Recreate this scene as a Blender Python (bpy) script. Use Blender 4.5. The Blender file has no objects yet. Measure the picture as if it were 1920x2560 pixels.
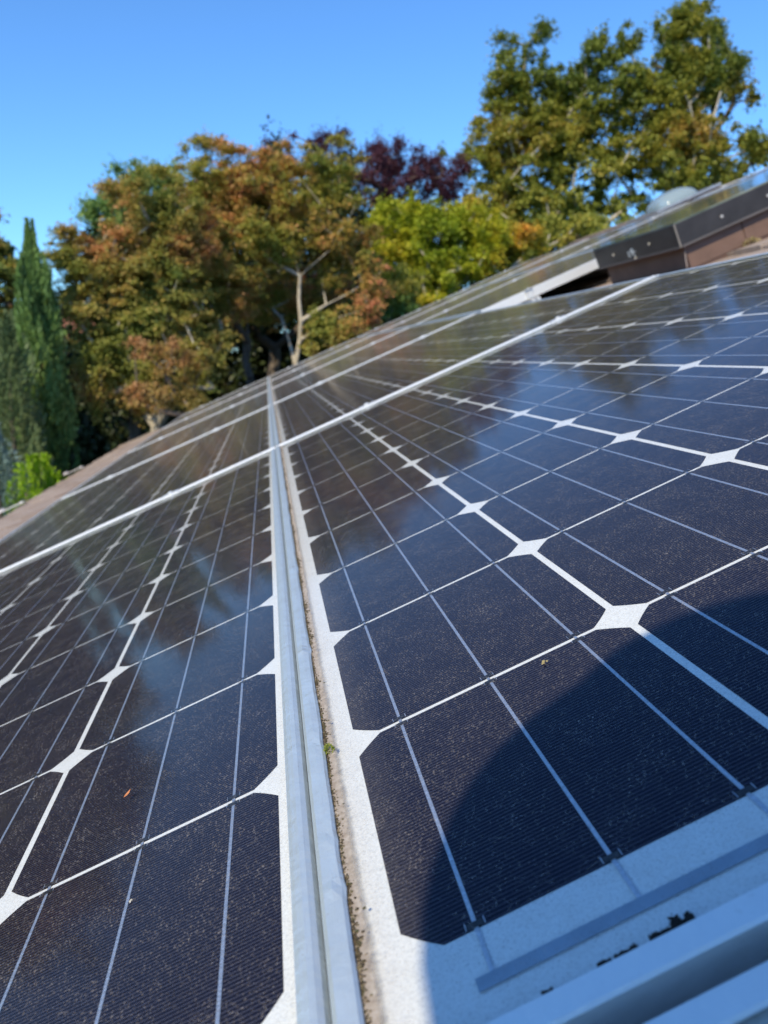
import bpy, math, random
import numpy as np
from mathutils import Matrix, Vector
SC = bpy.context.scene
COL = SC.collection
R = math.radians

# ------------------------------------------------------------------ camera
CAM = Vector((-0.0375, -0.2261, 0.1971))
RIGHT = Vector((0.98946565, -0.14476786, 0.0)).normalized()
FWD = Vector((0.14205287, 0.97090916, -0.19275989)).normalized()
UPV = RIGHT.cross(FWD).normalized()
FPX = 1973.3                                  # focal length in pixels of the 1920x2560 photograph
cd = bpy.data.cameras.new('camera')
cam = bpy.data.objects.new('camera', cd); COL.objects.link(cam)
cd.sensor_fit = 'VERTICAL'; cd.sensor_height = 8.9; cd.sensor_width = 8.9 * .75
cd.lens = 8.9 * FPX / 2560
m = Matrix.Identity(4)
for i in range(3):
    m[i][0] = RIGHT[i]; m[i][1] = UPV[i]; m[i][2] = -FWD[i]; m[i][3] = CAM[i]
cam.matrix_world = m
cd.clip_start = 0.01; cd.clip_end = 2000
cd.dof.use_dof = True; cd.dof.focus_distance = 0.45; cd.dof.aperture_fstop = 3.0; cd.dof.aperture_blades = 0
SC.camera = cam

# ------------------------------------------------------------------ sky and sun
SUN_AZ, SUN_EL = 35.0, 40.0                   # azimuth: degrees from -Y towards -X
SD = Vector((-math.sin(R(SUN_AZ)) * math.cos(R(SUN_EL)), -math.cos(R(SUN_AZ)) * math.cos(R(SUN_EL)), math.sin(R(SUN_EL))))
W = bpy.data.worlds.new('World'); SC.world = W; W.use_nodes = True
nt = W.node_tree; bg = nt.nodes['Background']
sky = nt.nodes.new('ShaderNodeTexSky'); sky.sky_type = 'NISHITA'; sky.sun_disc = False
sky.sun_elevation = R(SUN_EL); sky.sun_rotation = math.atan2(SD.x, SD.y)
sky.air_density = 1.0; sky.dust_density = 0.3; sky.ozone_density = 2.5; sky.altitude = 50
wb = nt.nodes.new('ShaderNodeMix'); wb.data_type = 'RGBA'; wb.blend_type = 'MULTIPLY'; wb.inputs[0].default_value = 1
wb.inputs[7].default_value = (.46, .77, 1.08, 1)   # the phone's white balance
nt.links.new(sky.outputs[0], wb.inputs[6]); nt.links.new(wb.outputs[2], bg.inputs[0]); bg.inputs[1].default_value = 0.15
sl = bpy.data.lights.new('sun', 'SUN'); so = bpy.data.objects.new('sun', sl); COL.objects.link(so)
sl.energy = 3.7; sl.angle = R(0.53); sl.color = (1.0, 0.87, 0.62)
so.rotation_euler = SD.to_track_quat('Z', 'Y').to_euler()
SC.view_settings.view_transform = 'Standard'; SC.view_settings.look = 'None'
SC.view_settings.gamma = 1.0; SC.view_settings.use_curve_mapping = False
SC.view_settings.exposure = 0.5
SC.render.engine = 'CYCLES'
SC.cycles.max_bounces = 10; SC.cycles.transparent_max_bounces = 16
SC.cycles.caustics_reflective = False; SC.cycles.caustics_refractive = False

# ------------------------------------------------------------------ helpers
PITCH = R(23.53)
ROOF = Matrix(((math.cos(PITCH), 0, -math.sin(PITCH), 0), (0, 1, 0, 0), (math.sin(PITCH), 0, math.cos(PITCH), 0), (0, 0, 0, 1)))
def px(x, y, D):
    """point standing D metres away (horizontally) along the line of sight x,y of the survey photograph"""
    d = RIGHT * ((x - 960) / FPX) - UPV * ((y - 1280) / FPX) + FWD
    h = math.hypot(d.x, d.y)
    return CAM + d * (D / h)

def tag(o, label=None, cat=None, group=None, kind=None):
    if label: o['label'] = label
    if cat: o['category'] = cat
    if group: o['group'] = group
    if kind: o['kind'] = kind
    return o
def empty(name, mat=None, label=None, cat=None, group=None):
    o = bpy.data.objects.new(name, None); COL.objects.link(o); o.empty_display_size = .05
    if mat is not None: o.matrix_world = mat
    return tag(o, label, cat, group)
def link(name, me, parent=None, loc=None, kind=None):
    o = bpy.data.objects.new(name, me); COL.objects.link(o)
    if parent: o.parent = parent
    if loc is not None: o.location = loc
    if kind: o['kind'] = kind
    return o

class MB:
    """collects polygons, builds one mesh"""
    def __init__(s): s.v = []; s.f = []; s.mi = []
    def add(s, vs, fs, mi=0):
        n = len(s.v); s.v += [tuple(p) for p in vs]; s.f += [tuple(n + i for i in f) for f in fs]; s.mi += [mi] * len(fs)
    def box(s, x0, x1, y0, y1, z0, z1, mi=0, bottom=True):
        vs = [(x0,y0,z0),(x1,y0,z0),(x1,y1,z0),(x0,y1,z0),(x0,y0,z1),(x1,y0,z1),(x1,y1,z1),(x0,y1,z1)]
        fs = [(4,5,6,7),(0,1,5,4),(1,2,6,5),(2,3,7,6),(3,0,4,7)]
        if bottom: fs.append((3,2,1,0))
        s.add(vs, fs, mi)
    def quad(s, x0, x1, y0, y1, z, mi=0): s.add([(x0,y0,z),(x1,y0,z),(x1,y1,z),(x0,y1,z)], [(0,1,2,3)], mi)
    def prism(s, prof, axis, a, b, mi=0, miter=0):
        """extrude closed profile [(p,q)] along axis 0 (profile in y,z) or 1 (profile in x,z)"""
        n = len(prof); vs = []
        for t, sg in ((a, 1), (b, -1)):
            for (p, q) in prof: vs.append((t + sg*miter*p, p, q) if axis == 0 else (p, t + sg*miter*p, q))
        area = sum(prof[i][0]*prof[(i+1)%n][1] - prof[(i+1)%n][0]*prof[i][1] for i in range(n))
        flip = (area > 0) == (axis == 1)
        fs = [(i, (i+1) % n, n + (i+1) % n, n + i) for i in range(n)] + [tuple(range(n-1,-1,-1)), tuple(range(n, 2*n))]
        if not flip: fs = [tuple(reversed(f)) for f in fs]
        fs = [tuple(reversed(f)) for f in fs]
        s.add(vs, fs, mi)
    def tube(s, pts, rad, n=8, mi=0, cap=True):
        rings = []; pts = [Vector(p) for p in pts]
        for i, p in enumerate(pts):
            d = (pts[min(i+1, len(pts)-1)] - pts[max(i-1, 0)]).normalized()
            a = d.orthogonal().normalized() if i == 0 else (a - d * a.dot(d)).normalized()
            b = d.cross(a); r = rad[i] if isinstance(rad, (list, tuple)) else rad
            rings.append([p + (a*math.cos(2*math.pi*k/n) + b*math.sin(2*math.pi*k/n)) * r for k in range(n)])
        vs = [q for rg in rings for q in rg]
        fs = [(i*n+k, i*n+(k+1)%n, (i+1)*n+(k+1)%n, (i+1)*n+k) for i in range(len(pts)-1) for k in range(n)]
        if cap: fs += [tuple(range(n-1,-1,-1)), tuple(range((len(pts)-1)*n, len(pts)*n))]
        s.add(vs, fs, mi)
    def mesh(s, name, mats, smooth=False, bevel=None):
        me = bpy.data.meshes.new(name); me.from_pydata(s.v, [], s.f)
        for mm in (mats if isinstance(mats, (list, tuple)) else [mats]): me.materials.append(mm)
        me.polygons.foreach_set('material_index', s.mi)
        if smooth: me.polygons.foreach_set('use_smooth', [True]*len(s.f))
        me.update(); return me
    def obj(s, name, mats, parent=None, loc=None, kind=None, smooth=False, bevel=None):
        o = link(name, s.mesh(name, mats, smooth), parent, loc, kind)
        if bevel:
            b = o.modifiers.new('bevel', 'BEVEL'); b.width = bevel; b.segments = 2; b.limit_method = 'ANGLE'
        return o

# ------------------------------------------------------------------ materials
def mat(name):
    mt = bpy.data.materials.new(name); mt.use_nodes = True; t = mt.node_tree
    for n in list(t.nodes): t.nodes.remove(n)
    out = t.nodes.new('ShaderNodeOutputMaterial'); return mt, t, out
def N(t, typ, **kw):
    n = t.nodes.new(typ)
    for k, v in kw.items():
        if k in n.inputs.keys() if hasattr(n.inputs, 'keys') else False: n.inputs[k].default_value = v
        else: setattr(n, k, v)
    return n
def L(t, a, b): t.links.new(a, b)
def ramp(t, fac, stops):
    r = t.nodes.new('ShaderNodeValToRGB'); el = r.color_ramp.elements
    while len(el) < len(stops): el.new(.5)
    for e, (p, c) in zip(el, stops): e.position = p; e.color = (*c, 1) if len(c) == 3 else c
    L(t, fac, r.inputs[0]); return r
def noise(t, vec, scale, detail=3, rough=.55, dist=0, dim='3D', w=None):
    n = t.nodes.new('ShaderNodeTexNoise'); n.noise_dimensions = dim
    n.inputs['Scale'].default_value = scale; n.inputs['Detail'].default_value = detail
    n.inputs['Roughness'].default_value = rough; n.inputs['Distortion'].default_value = dist
    if vec is not None: L(t, vec, n.inputs['Vector'])
    if w is not None: L(t, w, n.inputs['W'])
    return n
def math_(t, op, a, b=None, c=None, clamp=False):
    n = t.nodes.new('ShaderNodeMath'); n.operation = op; n.use_clamp = clamp
    for i, x in enumerate((a, b, c)):
        if x is None: continue
        if isinstance(x, (int, float)): n.inputs[i].default_value = x
        else: L(t, x, n.inputs[i])
    return n.outputs[0]
def mixc(t, f, a, b, mode='MIX'):
    n = t.nodes.new('ShaderNodeMix'); n.data_type = 'RGBA'; n.blend_type = mode
    for s, x in ((0, f), (6, a), (7, b)):
        if isinstance(x, (int, float)): n.inputs[s].default_value = x
        elif isinstance(x, tuple): n.inputs[s].default_value = (*x, 1)
        else: L(t, x, n.inputs[s])
    return n.outputs[2]
def simple(name, col, rough=.5, metal=0., var=.15, scale=20, bump=0., bscale=None, stretch=None, coat=0):
    mt, t, out = mat(name); b = t.nodes.new('ShaderNodeBsdfPrincipled'); L(t, b.outputs[0], out.inputs[0])
    tc = t.nodes.new('ShaderNodeTexCoord'); vec = tc.outputs['Object']
    if stretch:
        mp = t.nodes.new('ShaderNodeMapping'); mp.inputs['Scale'].default_value = stretch; L(t, vec, mp.inputs[0]); vec = mp.outputs[0]
    n = noise(t, vec, scale, 5, .6)
    r = ramp(t, n.outputs[0], [(.3, tuple(c*(1-var) for c in col)), (.7, tuple(min(1, c*(1+var)) for c in col))])
    L(t, r.outputs[0], b.inputs['Base Color']); b.inputs['Roughness'].default_value = rough; b.inputs['Metallic'].default_value = metal
    b.inputs['Coat Weight'].default_value = coat
    if bump:
        bp = t.nodes.new('ShaderNodeBump'); bp.inputs['Strength'].default_value = bump; bp.inputs['Distance'].default_value = .002
        n2 = noise(t, vec, bscale or scale, 4); L(t, n2.outputs[0], bp.inputs['Height']); L(t, bp.outputs[0], b.inputs['Normal'])
    return mt

def sep(t, v):
    n = t.nodes.new('ShaderNodeSeparateXYZ'); L(t, v, n.inputs[0]); return n.outputs

def m_cell():
    mt, t, out = mat('silicon cell'); b = t.nodes.new('ShaderNodeBsdfPrincipled'); L(t, b.outputs[0], out.inputs[0])
    tc = t.nodes.new('ShaderNodeTexCoord'); x, y, z = sep(t, tc.outputs['Object'])
    # printed silver fingers, 2.0 mm apart
    ph = math_(t, 'FRACT', math_(t, 'MULTIPLY', y, 1/.0021))
    fin = math_(t, 'LESS_THAN', ph, .22)
    oi = t.nodes.new('ShaderNodeObjectInfo')
    base = mixc(t, oi.outputs['Random'], (.0060, .0064, .0190), (.0085, .0076, .0150))
    n = noise(t, tc.outputs['Object'], 60, 4)
    base = mixc(t, math_(t, 'MULTIPLY', n.outputs[0], .3), base, (.012, .012, .024))
    col = mixc(t, fin, base, (.056, .057, .086))
    L(t, col, b.inputs['Base Color']); b.inputs['Roughness'].default_value = .42
    b.inputs['Specular IOR Level'].default_value = 0
    return mt
def m_glass():
    """toughened cover glass: clear sheet that reflects at grazing angles, with a film of dust and grime along its lower edge"""
    mt, t, out = mat('dusty solar glass')
    tc = t.nodes.new('ShaderNodeTexCoord'); oi = t.nodes.new('ShaderNodeObjectInfo')
    P = tc.outputs['Object']; x, y, z = sep(t, P)
    off = t.nodes.new('ShaderNodeVectorMath'); off.operation = 'ADD'; L(t, P, off.inputs[0])
    cmb = t.nodes.new('ShaderNodeCombineXYZ'); w = math_(t, 'MULTIPLY', oi.outputs['Random'], 37.0)
    for i in range(3): L(t, w, cmb.inputs[i])
    L(t, cmb.outputs[0], off.inputs[1]); V = off.outputs[0]
    big = noise(t, V, 3.5, 4, .6); med = noise(t, V, 45, 5, .65); fine = noise(t, V, 1000, 2, .55)
    spk = noise(t, V, 800, 3, .6)
    # film
    film = math_(t, 'MULTIPLY_ADD', big.outputs[0], .0045, .0018)
    film = math_(t, 'ADD', film, math_(t, 'MULTIPLY', math_(t, 'SUBTRACT', med.outputs[0], .45, clamp=True), .022))
    gi = t.nodes.new('ShaderNodeNewGeometry'); dt = t.nodes.new('ShaderNodeVectorMath'); dt.operation = 'DOT_PRODUCT'
    L(t, gi.outputs['Incoming'], dt.inputs[0]); L(t, gi.outputs['Normal'], dt.inputs[1])
    cosv = math_(t, 'MAXIMUM', math_(t, 'ABSOLUTE', dt.outputs['Value']), .03)
    film = math_(t, 'SUBTRACT', 1.0, math_(t, 'EXPONENT', math_(t, 'MULTIPLY', math_(t, 'DIVIDE', film, cosv), -.9)))   # a thin layer looks denser at a slant
    s1 = math_(t, 'MULTIPLY', math_(t, 'SUBTRACT', fine.outputs[0], .57, clamp=True), 3.7)
    dens = math_(t, 'MULTIPLY_ADD', med.outputs[0], 1.6, -.35, clamp=True)
    s1 = math_(t, 'MULTIPLY', s1, dens)
    s2 = math_(t, 'MULTIPLY', math_(t, 'SUBTRACT', spk.outputs[0], .71, clamp=True), 5.0)
    dust = math_(t, 'ADD', film, math_(t, 'ADD', s1, s2))
    # grime washed down against the lower frame rail (x small), ragged edge
    ed = noise(t, V, 260, 4, .7); ed2 = noise(t, V, 30, 3, .6)
    edge = math_(t, 'MULTIPLY_ADD', ed.outputs[0], .0042, -.0098)
    edge = math_(t, 'ADD', edge, math_(t, 'MULTIPLY', ed2.outputs[0], .002))
    g = math_(t, 'MULTIPLY', math_(t, 'SUBTRACT', edge, x), 320.0, clamp=True)
    g = math_(t, 'MULTIPLY', g, .78)
    soft = math_(t, 'MULTIPLY', math_(t, 'SUBTRACT', .019, x), 20.0, clamp=True)
    soft = math_(t, 'MULTIPLY', soft, math_(t, 'MULTIPLY_ADD', ed.outputs[0], 1.4, -.3, clamp=True))
    dust = math_(t, 'ADD', dust, math_(t, 'MULTIPLY', soft, .42))
    fac = math_(t, 'MAXIMUM', math_(t, 'MINIMUM', dust, .62), g)
    colr = ramp(t, ed.outputs[0], [(.3, (.24, .18, .13)), (.5, (.42, .345, .275)), (.75, (.60, .54, .47))])
    dcol = mixc(t, g, (.48, .42, .36), colr.outputs[0])
    dif = t.nodes.new('ShaderNodeBsdfDiffuse'); L(t, dcol, dif.inputs[0])
    tr = t.nodes.new('ShaderNodeBsdfTransparent'); tr.inputs[0].default_value = (.96, .97, .965, 1)
    gl = t.nodes.new('ShaderNodeBsdfGlossy'); gl.inputs['Roughness'].default_value = .05
    rg = math_(t, 'MULTIPLY_ADD', big.outputs[0], .09, .04); L(t, rg, gl.inputs['Roughness'])
    fr = t.nodes.new('ShaderNodeFresnel'); fr.inputs[0].default_value = 1.27
    bpn = t.nodes.new('ShaderNodeBump'); bpn.inputs['Strength'].default_value = .06; bpn.inputs['Distance'].default_value = .001
    wav = noise(t, V, 9, 1); L(t, wav.outputs[0], bpn.inputs['Height']); L(t, bpn.outputs[0], gl.inputs['Normal'])
    m1 = t.nodes.new('ShaderNodeMixShader'); L(t, fr.outputs[0], m1.inputs[0]); L(t, tr.outputs[0], m1.inputs[1]); L(t, gl.outputs[0], m1.inputs[2])
    m2 = t.nodes.new('ShaderNodeMixShader'); L(t, fac, m2.inputs[0]); L(t, m1.outputs[0], m2.inputs[1]); L(t, dif.outputs[0], m2.inputs[2])
    ge = t.nodes.new('ShaderNodeNewGeometry'); tr2 = t.nodes.new('ShaderNodeBsdfTransparent')
    m3 = t.nodes.new('ShaderNodeMixShader'); L(t, ge.outputs['Backfacing'], m3.inputs[0]); L(t, m2.outputs[0], m3.inputs[1]); L(t, tr2.outputs[0], m3.inputs[2])
    L(t, m3.outputs[0], out.inputs[0]); return mt
def m_alu(name, axis, col=(.80, .82, .84), rough=.32, dirt=.5):
    """extruded anodised aluminium; drawing lines run along the rail, across axis"""
    mt, t, out = mat(name); b = t.nodes.new('ShaderNodeBsdfPrincipled'); L(t, b.outputs[0], out.inputs[0])
    tc = t.nodes.new('ShaderNodeTexCoord'); P = tc.outputs['Object']
    mp = t.nodes.new('ShaderNodeMapping'); mp.inputs['Scale'].default_value = (1, .004, 1) if axis == 0 else (.004, 1, 1); L(t, P, mp.inputs[0])
    st = noise(t, mp.outputs[0], 1600, 3, .7)
    n1 = noise(t, P, 35, 6, .7); n2 = noise(t, P, 240, 4, .7)
    c = mixc(t, math_(t, 'MULTIPLY', n1.outputs[0], dirt), col, tuple(x*.60 for x in col))
    sp = math_(t, 'MULTIPLY', math_(t, 'SUBTRACT', n2.outputs[0], .63, clamp=True), 5, clamp=True)
    c = mixc(t, math_(t, 'MULTIPLY', sp, dirt), c, (.35, .30, .23))
    L(t, c, b.inputs['Base Color']); b.inputs['Metallic'].default_value = .5
    L(t, math_(t, 'MULTIPLY_ADD', n1.outputs[0], .22, rough - .08), b.inputs['Roughness'])
    bp = t.nodes.new('ShaderNodeBump'); bp.inputs['Strength'].default_value = .35; bp.inputs['Distance'].default_value = .0003
    L(t, st.outputs[0], bp.inputs['Height'])
    bp2 = t.nodes.new('ShaderNodeBump'); bp2.inputs['Strength'].default_value = .4; bp2.inputs['Distance'].default_value = .002
    L(t, noise(t, P, 110, 5).outputs[0], bp2.inputs['Height']); L(t, bp.outputs[0], bp2.inputs['Normal'])
    L(t, bp2.outputs[0], b.inputs['Normal']); return mt
def m_back():
    mt, t, out = mat('white backsheet'); b = t.nodes.new('ShaderNodeBsdfPrincipled'); L(t, b.outputs[0], out.inputs[0])
    tc = t.nodes.new('ShaderNodeTexCoord'); P = tc.outputs['Object']
    n = noise(t, P, 900, 2, .6); n2 = noise(t, P, 70, 4, .6)
    c = ramp(t, n.outputs[0], [(.30, (.60, .60, .59)), (.50, (.74, .74, .73)), (.7, (.79, .79, .78))]).outputs[0]
    c = mixc(t, math_(t, 'MULTIPLY', math_(t, 'SUBTRACT', n2.outputs[0], .5, clamp=True), .9), c, (.52, .49, .45))
    L(t, c, b.inputs['Base Color']); b.inputs['Roughness'].default_value = .6; return mt
def m_leaf(name, cols, nscale=.6, trans=.42, sat=None):
    """leaf colour varies leaf by leaf and in drifts through the crown"""
    mt, t, out = mat(name)
    ge = t.nodes.new('ShaderNodeNewGeometry'); tc = t.nodes.new('ShaderNodeTexCoord')
    n = noise(t, tc.outputs['Object'], nscale, 3, .6)
    f = math_(t, 'MULTIPLY_ADD', ge.outputs['Random Per Island'], .34, math_(t, 'MULTIPLY_ADD', n.outputs[0], 2.1, -.72))
    k = len(cols); r = ramp(t, f, [(i/(k-1)*.9 + .05, c) for i, c in enumerate(cols)])
    hv = t.nodes.new('ShaderNodeHueSaturation'); L(t, r.outputs[0], hv.inputs['Color'])
    L(t, math_(t, 'MULTIPLY_ADD', ge.outputs['Random Per Island'], .6, .95), hv.inputs['Value'])
    d = t.nodes.new('ShaderNodeBsdfPrincipled'); L(t, hv.outputs[0], d.inputs['Base Color']); d.inputs['Roughness'].default_value = .5
    d.inputs['Specular IOR Level'].default_value = .35
    tl = t.nodes.new('ShaderNodeBsdfTranslucent'); L(t, mixc(t, .5, hv.outputs[0], hv.outputs[0], 'ADD') if False else hv.outputs[0], tl.inputs[0])
    mx = t.nodes.new('ShaderNodeMixShader'); mx.inputs[0].default_value = trans; L(t, d.outputs[0], mx.inputs[1]); L(t, tl.outputs[0], mx.inputs[2])
    L(t, mx.outputs[0], out.inputs[0]); return mt

M_CELL = m_cell(); M_GLASS = m_glass(); M_BACK = m_back()
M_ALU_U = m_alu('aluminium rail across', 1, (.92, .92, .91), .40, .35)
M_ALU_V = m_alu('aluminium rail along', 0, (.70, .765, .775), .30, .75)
M_ALU = m_alu('aluminium', 0, (.8, .8, .8), .4, .4)
M_BUS = simple('tinned busbar', (.62, .64, .70), .38, .75, .18, 400, .4, 700)
M_NOTCH = simple('dark solder gap', (.01, .01, .014), .6)
M_SHING = None
M_BRONZE = simple('dark bronze cladding', (.040, .038, .040), .42, .25, .25, 12, .1, 60)
M_SEAL = simple('grey sealant', (.20, .18, .165), .7)
M_BROWN = simple('brown flashing paint', (.150, .090, .068), .62, 0, .18, 14, .15, 120)
M_WHITE = simple('droppings white', (.62, .64, .62), .8, 0, .3, 300)
M_GREY = simple('grey fascia paint', (.22, .21, .20), .6)
M_GUT = simple('dark gutter', (.05, .055, .065), .45, .1, .2, 8)

# ------------------------------------------------------------------ ground
def ground():
    mt, t, out = mat('lawn'); b = t.nodes.new('ShaderNodeBsdfPrincipled'); L(t, b.outputs[0], out.inputs[0])
    tc = t.nodes.new('ShaderNodeTexCoord'); n = noise(t, tc.outputs['Object'], .35, 6, .65); n2 = noise(t, tc.outputs['Object'], 18, 5, .7)
    c = mixc(t, n2.outputs[0], ramp(t, n.outputs[0], [(.35, (.035, .045, .015)), (.6, (.075, .065, .03))]).outputs[0], (.045, .05, .02))
    L(t, c, b.inputs['Base Color']); b.inputs['Roughness'].default_value = .95
    rng = np.random.default_rng(3); n_ = 60; xs = np.sign(np.linspace(-1, 1, n_)) * np.abs(np.linspace(-1, 1, n_))**2.2 * 600
    X, Y = np.meshgrid(xs, xs); Z = GZ + .12*np.sin(X*.21+1)*np.cos(Y*.17) - .05
    vs = np.stack([X, Y, Z], -1).reshape(-1, 3)
    fs = [(j*n_+i, j*n_+i+1, (j+1)*n_+i+1, (j+1)*n_+i) for j in range(n_-1) for i in range(n_-1)]
    me = bpy.data.meshes.new('ground'); me.from_pydata(vs.tolist(), [], fs); me.materials.append(mt)
    me.polygons.foreach_set('use_smooth', [True]*len(fs))
    o = link('ground', me); o['kind'] = 'structure'
GZ = -3.45
ground()
mb = MB(); mb.box(-7.5, -4.2, 4, 40, GZ - .2, GZ + .13); tag(mb.obj('driveway', simple('asphalt', (.05, .05, .055), .9, 0, .25, 6, .5, 200)), kind='structure')

# ------------------------------------------------------------------ house and roof
RZ = -0.112                                    # roof surface, measured from the panel glass
U0, U1 = -2.36, 5.02                           # eave and ridge
V0, V1 = -4.0, 11.6                            # rakes
def m_shingle():
    mt, t, out = mat('weathered cedar shake'); b = t.nodes.new('ShaderNodeBsdfPrincipled'); L(t, b.outputs[0], out.inputs[0])
    tc = t.nodes.new('ShaderNodeTexCoord'); ge = t.nodes.new('ShaderNodeNewGeometry')
    mp = t.nodes.new('ShaderNodeMapping'); mp.inputs['Scale'].default_value = (.12, 1, 1); L(t, tc.outputs['Object'], mp.inputs[0])
    n = noise(t, mp.outputs[0], 90, 5, .7)
    r = ramp(t, ge.outputs['Random Per Island'], [(0, (.30, .22, .175)), (.4, (.46, .35, .28)), (.75, (.40, .32, .27)), (1, (.56, .44, .36))])
    c = mixc(t, n.outputs[0], r.outputs[0], (.17, .13, .11)); L(t, c, b.inputs['Base Color']); b.inputs['Roughness'].default_value = .9
    bp = t.nodes.new('ShaderNodeBump'); bp.inputs['Strength'].default_value = .8; bp.inputs['Distance'].default_value = .004
    L(t, n.outputs[0], bp.inputs['Height']); L(t, bp.outputs[0], b.inputs['Normal']); return mt
M_SHING = m_shingle()
house = empty('house', ROOF.copy(), 'low house whose brown shake roof carries the solar array', 'house')
mb = MB(); mb.box(U0, U1, V0, V1, RZ - .16, RZ - .02)
mb.obj('roof_deck', simple('roof deck', (.10, .08, .07), .9), house)
random.seed(5); mb = MB(); u = U0 - .03; row = 0
while u < U1 - .05:
    v = V0 - random.random() * .1
    while v < V1 + .02:
        w = random.uniform(.10, .17); j = random.uniform(-.012, .012); h = random.uniform(.008, .024)
        a, c_ = v + .006, min(v + w, V1 + .03) - .006
        if c_ - a > .02:
            z0 = RZ - .018; e = u + j
            mb.add([(e, a, z0 - .004), (e, c_, z0 - .004), (u + .24, c_, z0), (u + .24, a, z0), (e, a, z0 + h + .006), (e, c_, z0 + h + .006 + random.uniform(-.002, .002)), (u + .24, c_, z0 + .004), (u + .24, a, z0 + .004)],
                   [(4,5,6,7)[::-1] if False else (4,5,6,7), (0,1,5,4)[::-1], (1,2,6,5)[::-1], (3,0,4,7)[::-1]])
        v += w
    u += .20; row += 1
mb.obj('shingles', M_SHING, house, kind='stuff')
mb = MB()                                      # ridge cap boards
v = V0
while v < V1:
    mb.box(U1 - .13, U1 + .01, v, v + .24, RZ + .003, RZ + .022); v += .245
mb.obj('ridge_cap', M_SHING, house, kind='stuff')
mb = MB(); mb.box(U0 - .02, U0 + .0, V0, V1, RZ - .24, RZ - .03); mb.box(U0, U1, V1, V1 + .03, RZ - .24, RZ + .004); mb.box(U0, U1, V0 - .03, V0, RZ - .24, RZ + .004)
mb.obj('fascia', M_GREY, house)
# far slope and walls, in world terms (house local -> world)
def hl(x, y, z): return ROOF.inverted() @ Vector((x, y, z))
rw = ROOF @ Vector((U1, 0, RZ)); ew = ROOF @ Vector((U0, 0, RZ - .2))
mb = MB()
vs = [hl(rw.x, V0, rw.z), hl(rw.x, V1, rw.z), hl(2*rw.x - ew.x, V1, ew.z), hl(2*rw.x - ew.x, V0, ew.z)]
vs += [p - (ROOF.inverted().to_3x3() @ Vector((0, 0, .15))) for p in vs]
mb.add(vs, [(0,1,2,3), (7,6,5,4), (0,4,5,1), (1,5,6,2), (2,6,7,3), (3,7,4,0)]); mb.obj('far_slope', M_SHING, house)
mb = MB()
xw0, xw1 = ew.x + .5, 2*rw.x - ew.x - .5; zt = ew.z - .02
P0 = [(xw0, V0+.5), (xw1, V0+.5), (xw1, V1-.5), (xw0, V1-.5)]
mb.add([hl(x, y, GZ) for x, y in P0] + [hl(x, y, zt + .15) for x, y in P0], [(0,1,5,4), (1,2,6,5), (2,3,7,6), (3,0,4,7)])
for yy in (V0 + .5, V1 - .5):
    mb.add([hl(xw0, yy, zt + .15), hl(xw1, yy, zt + .15), hl(rw.x, yy, rw.z - .2)], [(0, 1, 2)])
mb.obj('wall', simple('brown siding', (.16, .12, .09), .8, 0, .2, 3, .3, 30), house)

# gutter along the eave
gut = empty('gutter', ROOF @ Matrix.Translation((U0 - .015, 0, RZ)), 'dark gutter running along the eave at the left edge of the roof', 'gutter')
def arc(r0, a0, a1, n, cx, cz): return [(cx + r0*math.cos(R(a0 + (a1-a0)*i/n)), cz + r0*math.sin(R(a0 + (a1-a0)*i/n))) for i in range(n+1)]
outer = arc(.085, 150, 330, 10, -.085, -.075); inner = arc(.080, 330, 150, 10, -.085, -.075)
mb = MB(); mb.prism(outer + inner, 1, V0, V1); mb.obj('trough', M_GUT, gut)
mb = MB(); mb.tube([(-.163, V0, -.03), (-.163, V1, -.03)], .011, 8); mb.obj('lip', M_GUT, gut)
gw = simple('pale hanger metal', (.72, .66, .64), .4, .3)
hang = None
for v in (6.7, 4.9, 8.9, 3.1, 1.3):
    if hang is None:
        mb = MB(); mb.box(-.172, .06, -.030, .030, -.004, .004); mb.tube([(-.145, 0, .004), (-.145, 0, .022)], .028, 12); mb.tube([(.03, 0, .004), (.03, 0, .012)], .015, 8)
        hang = mb.obj('hanger', gw, gut, (0, v, .03)); 
    else: link('hanger', hang.data, gut, (0, v, .03))

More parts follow.
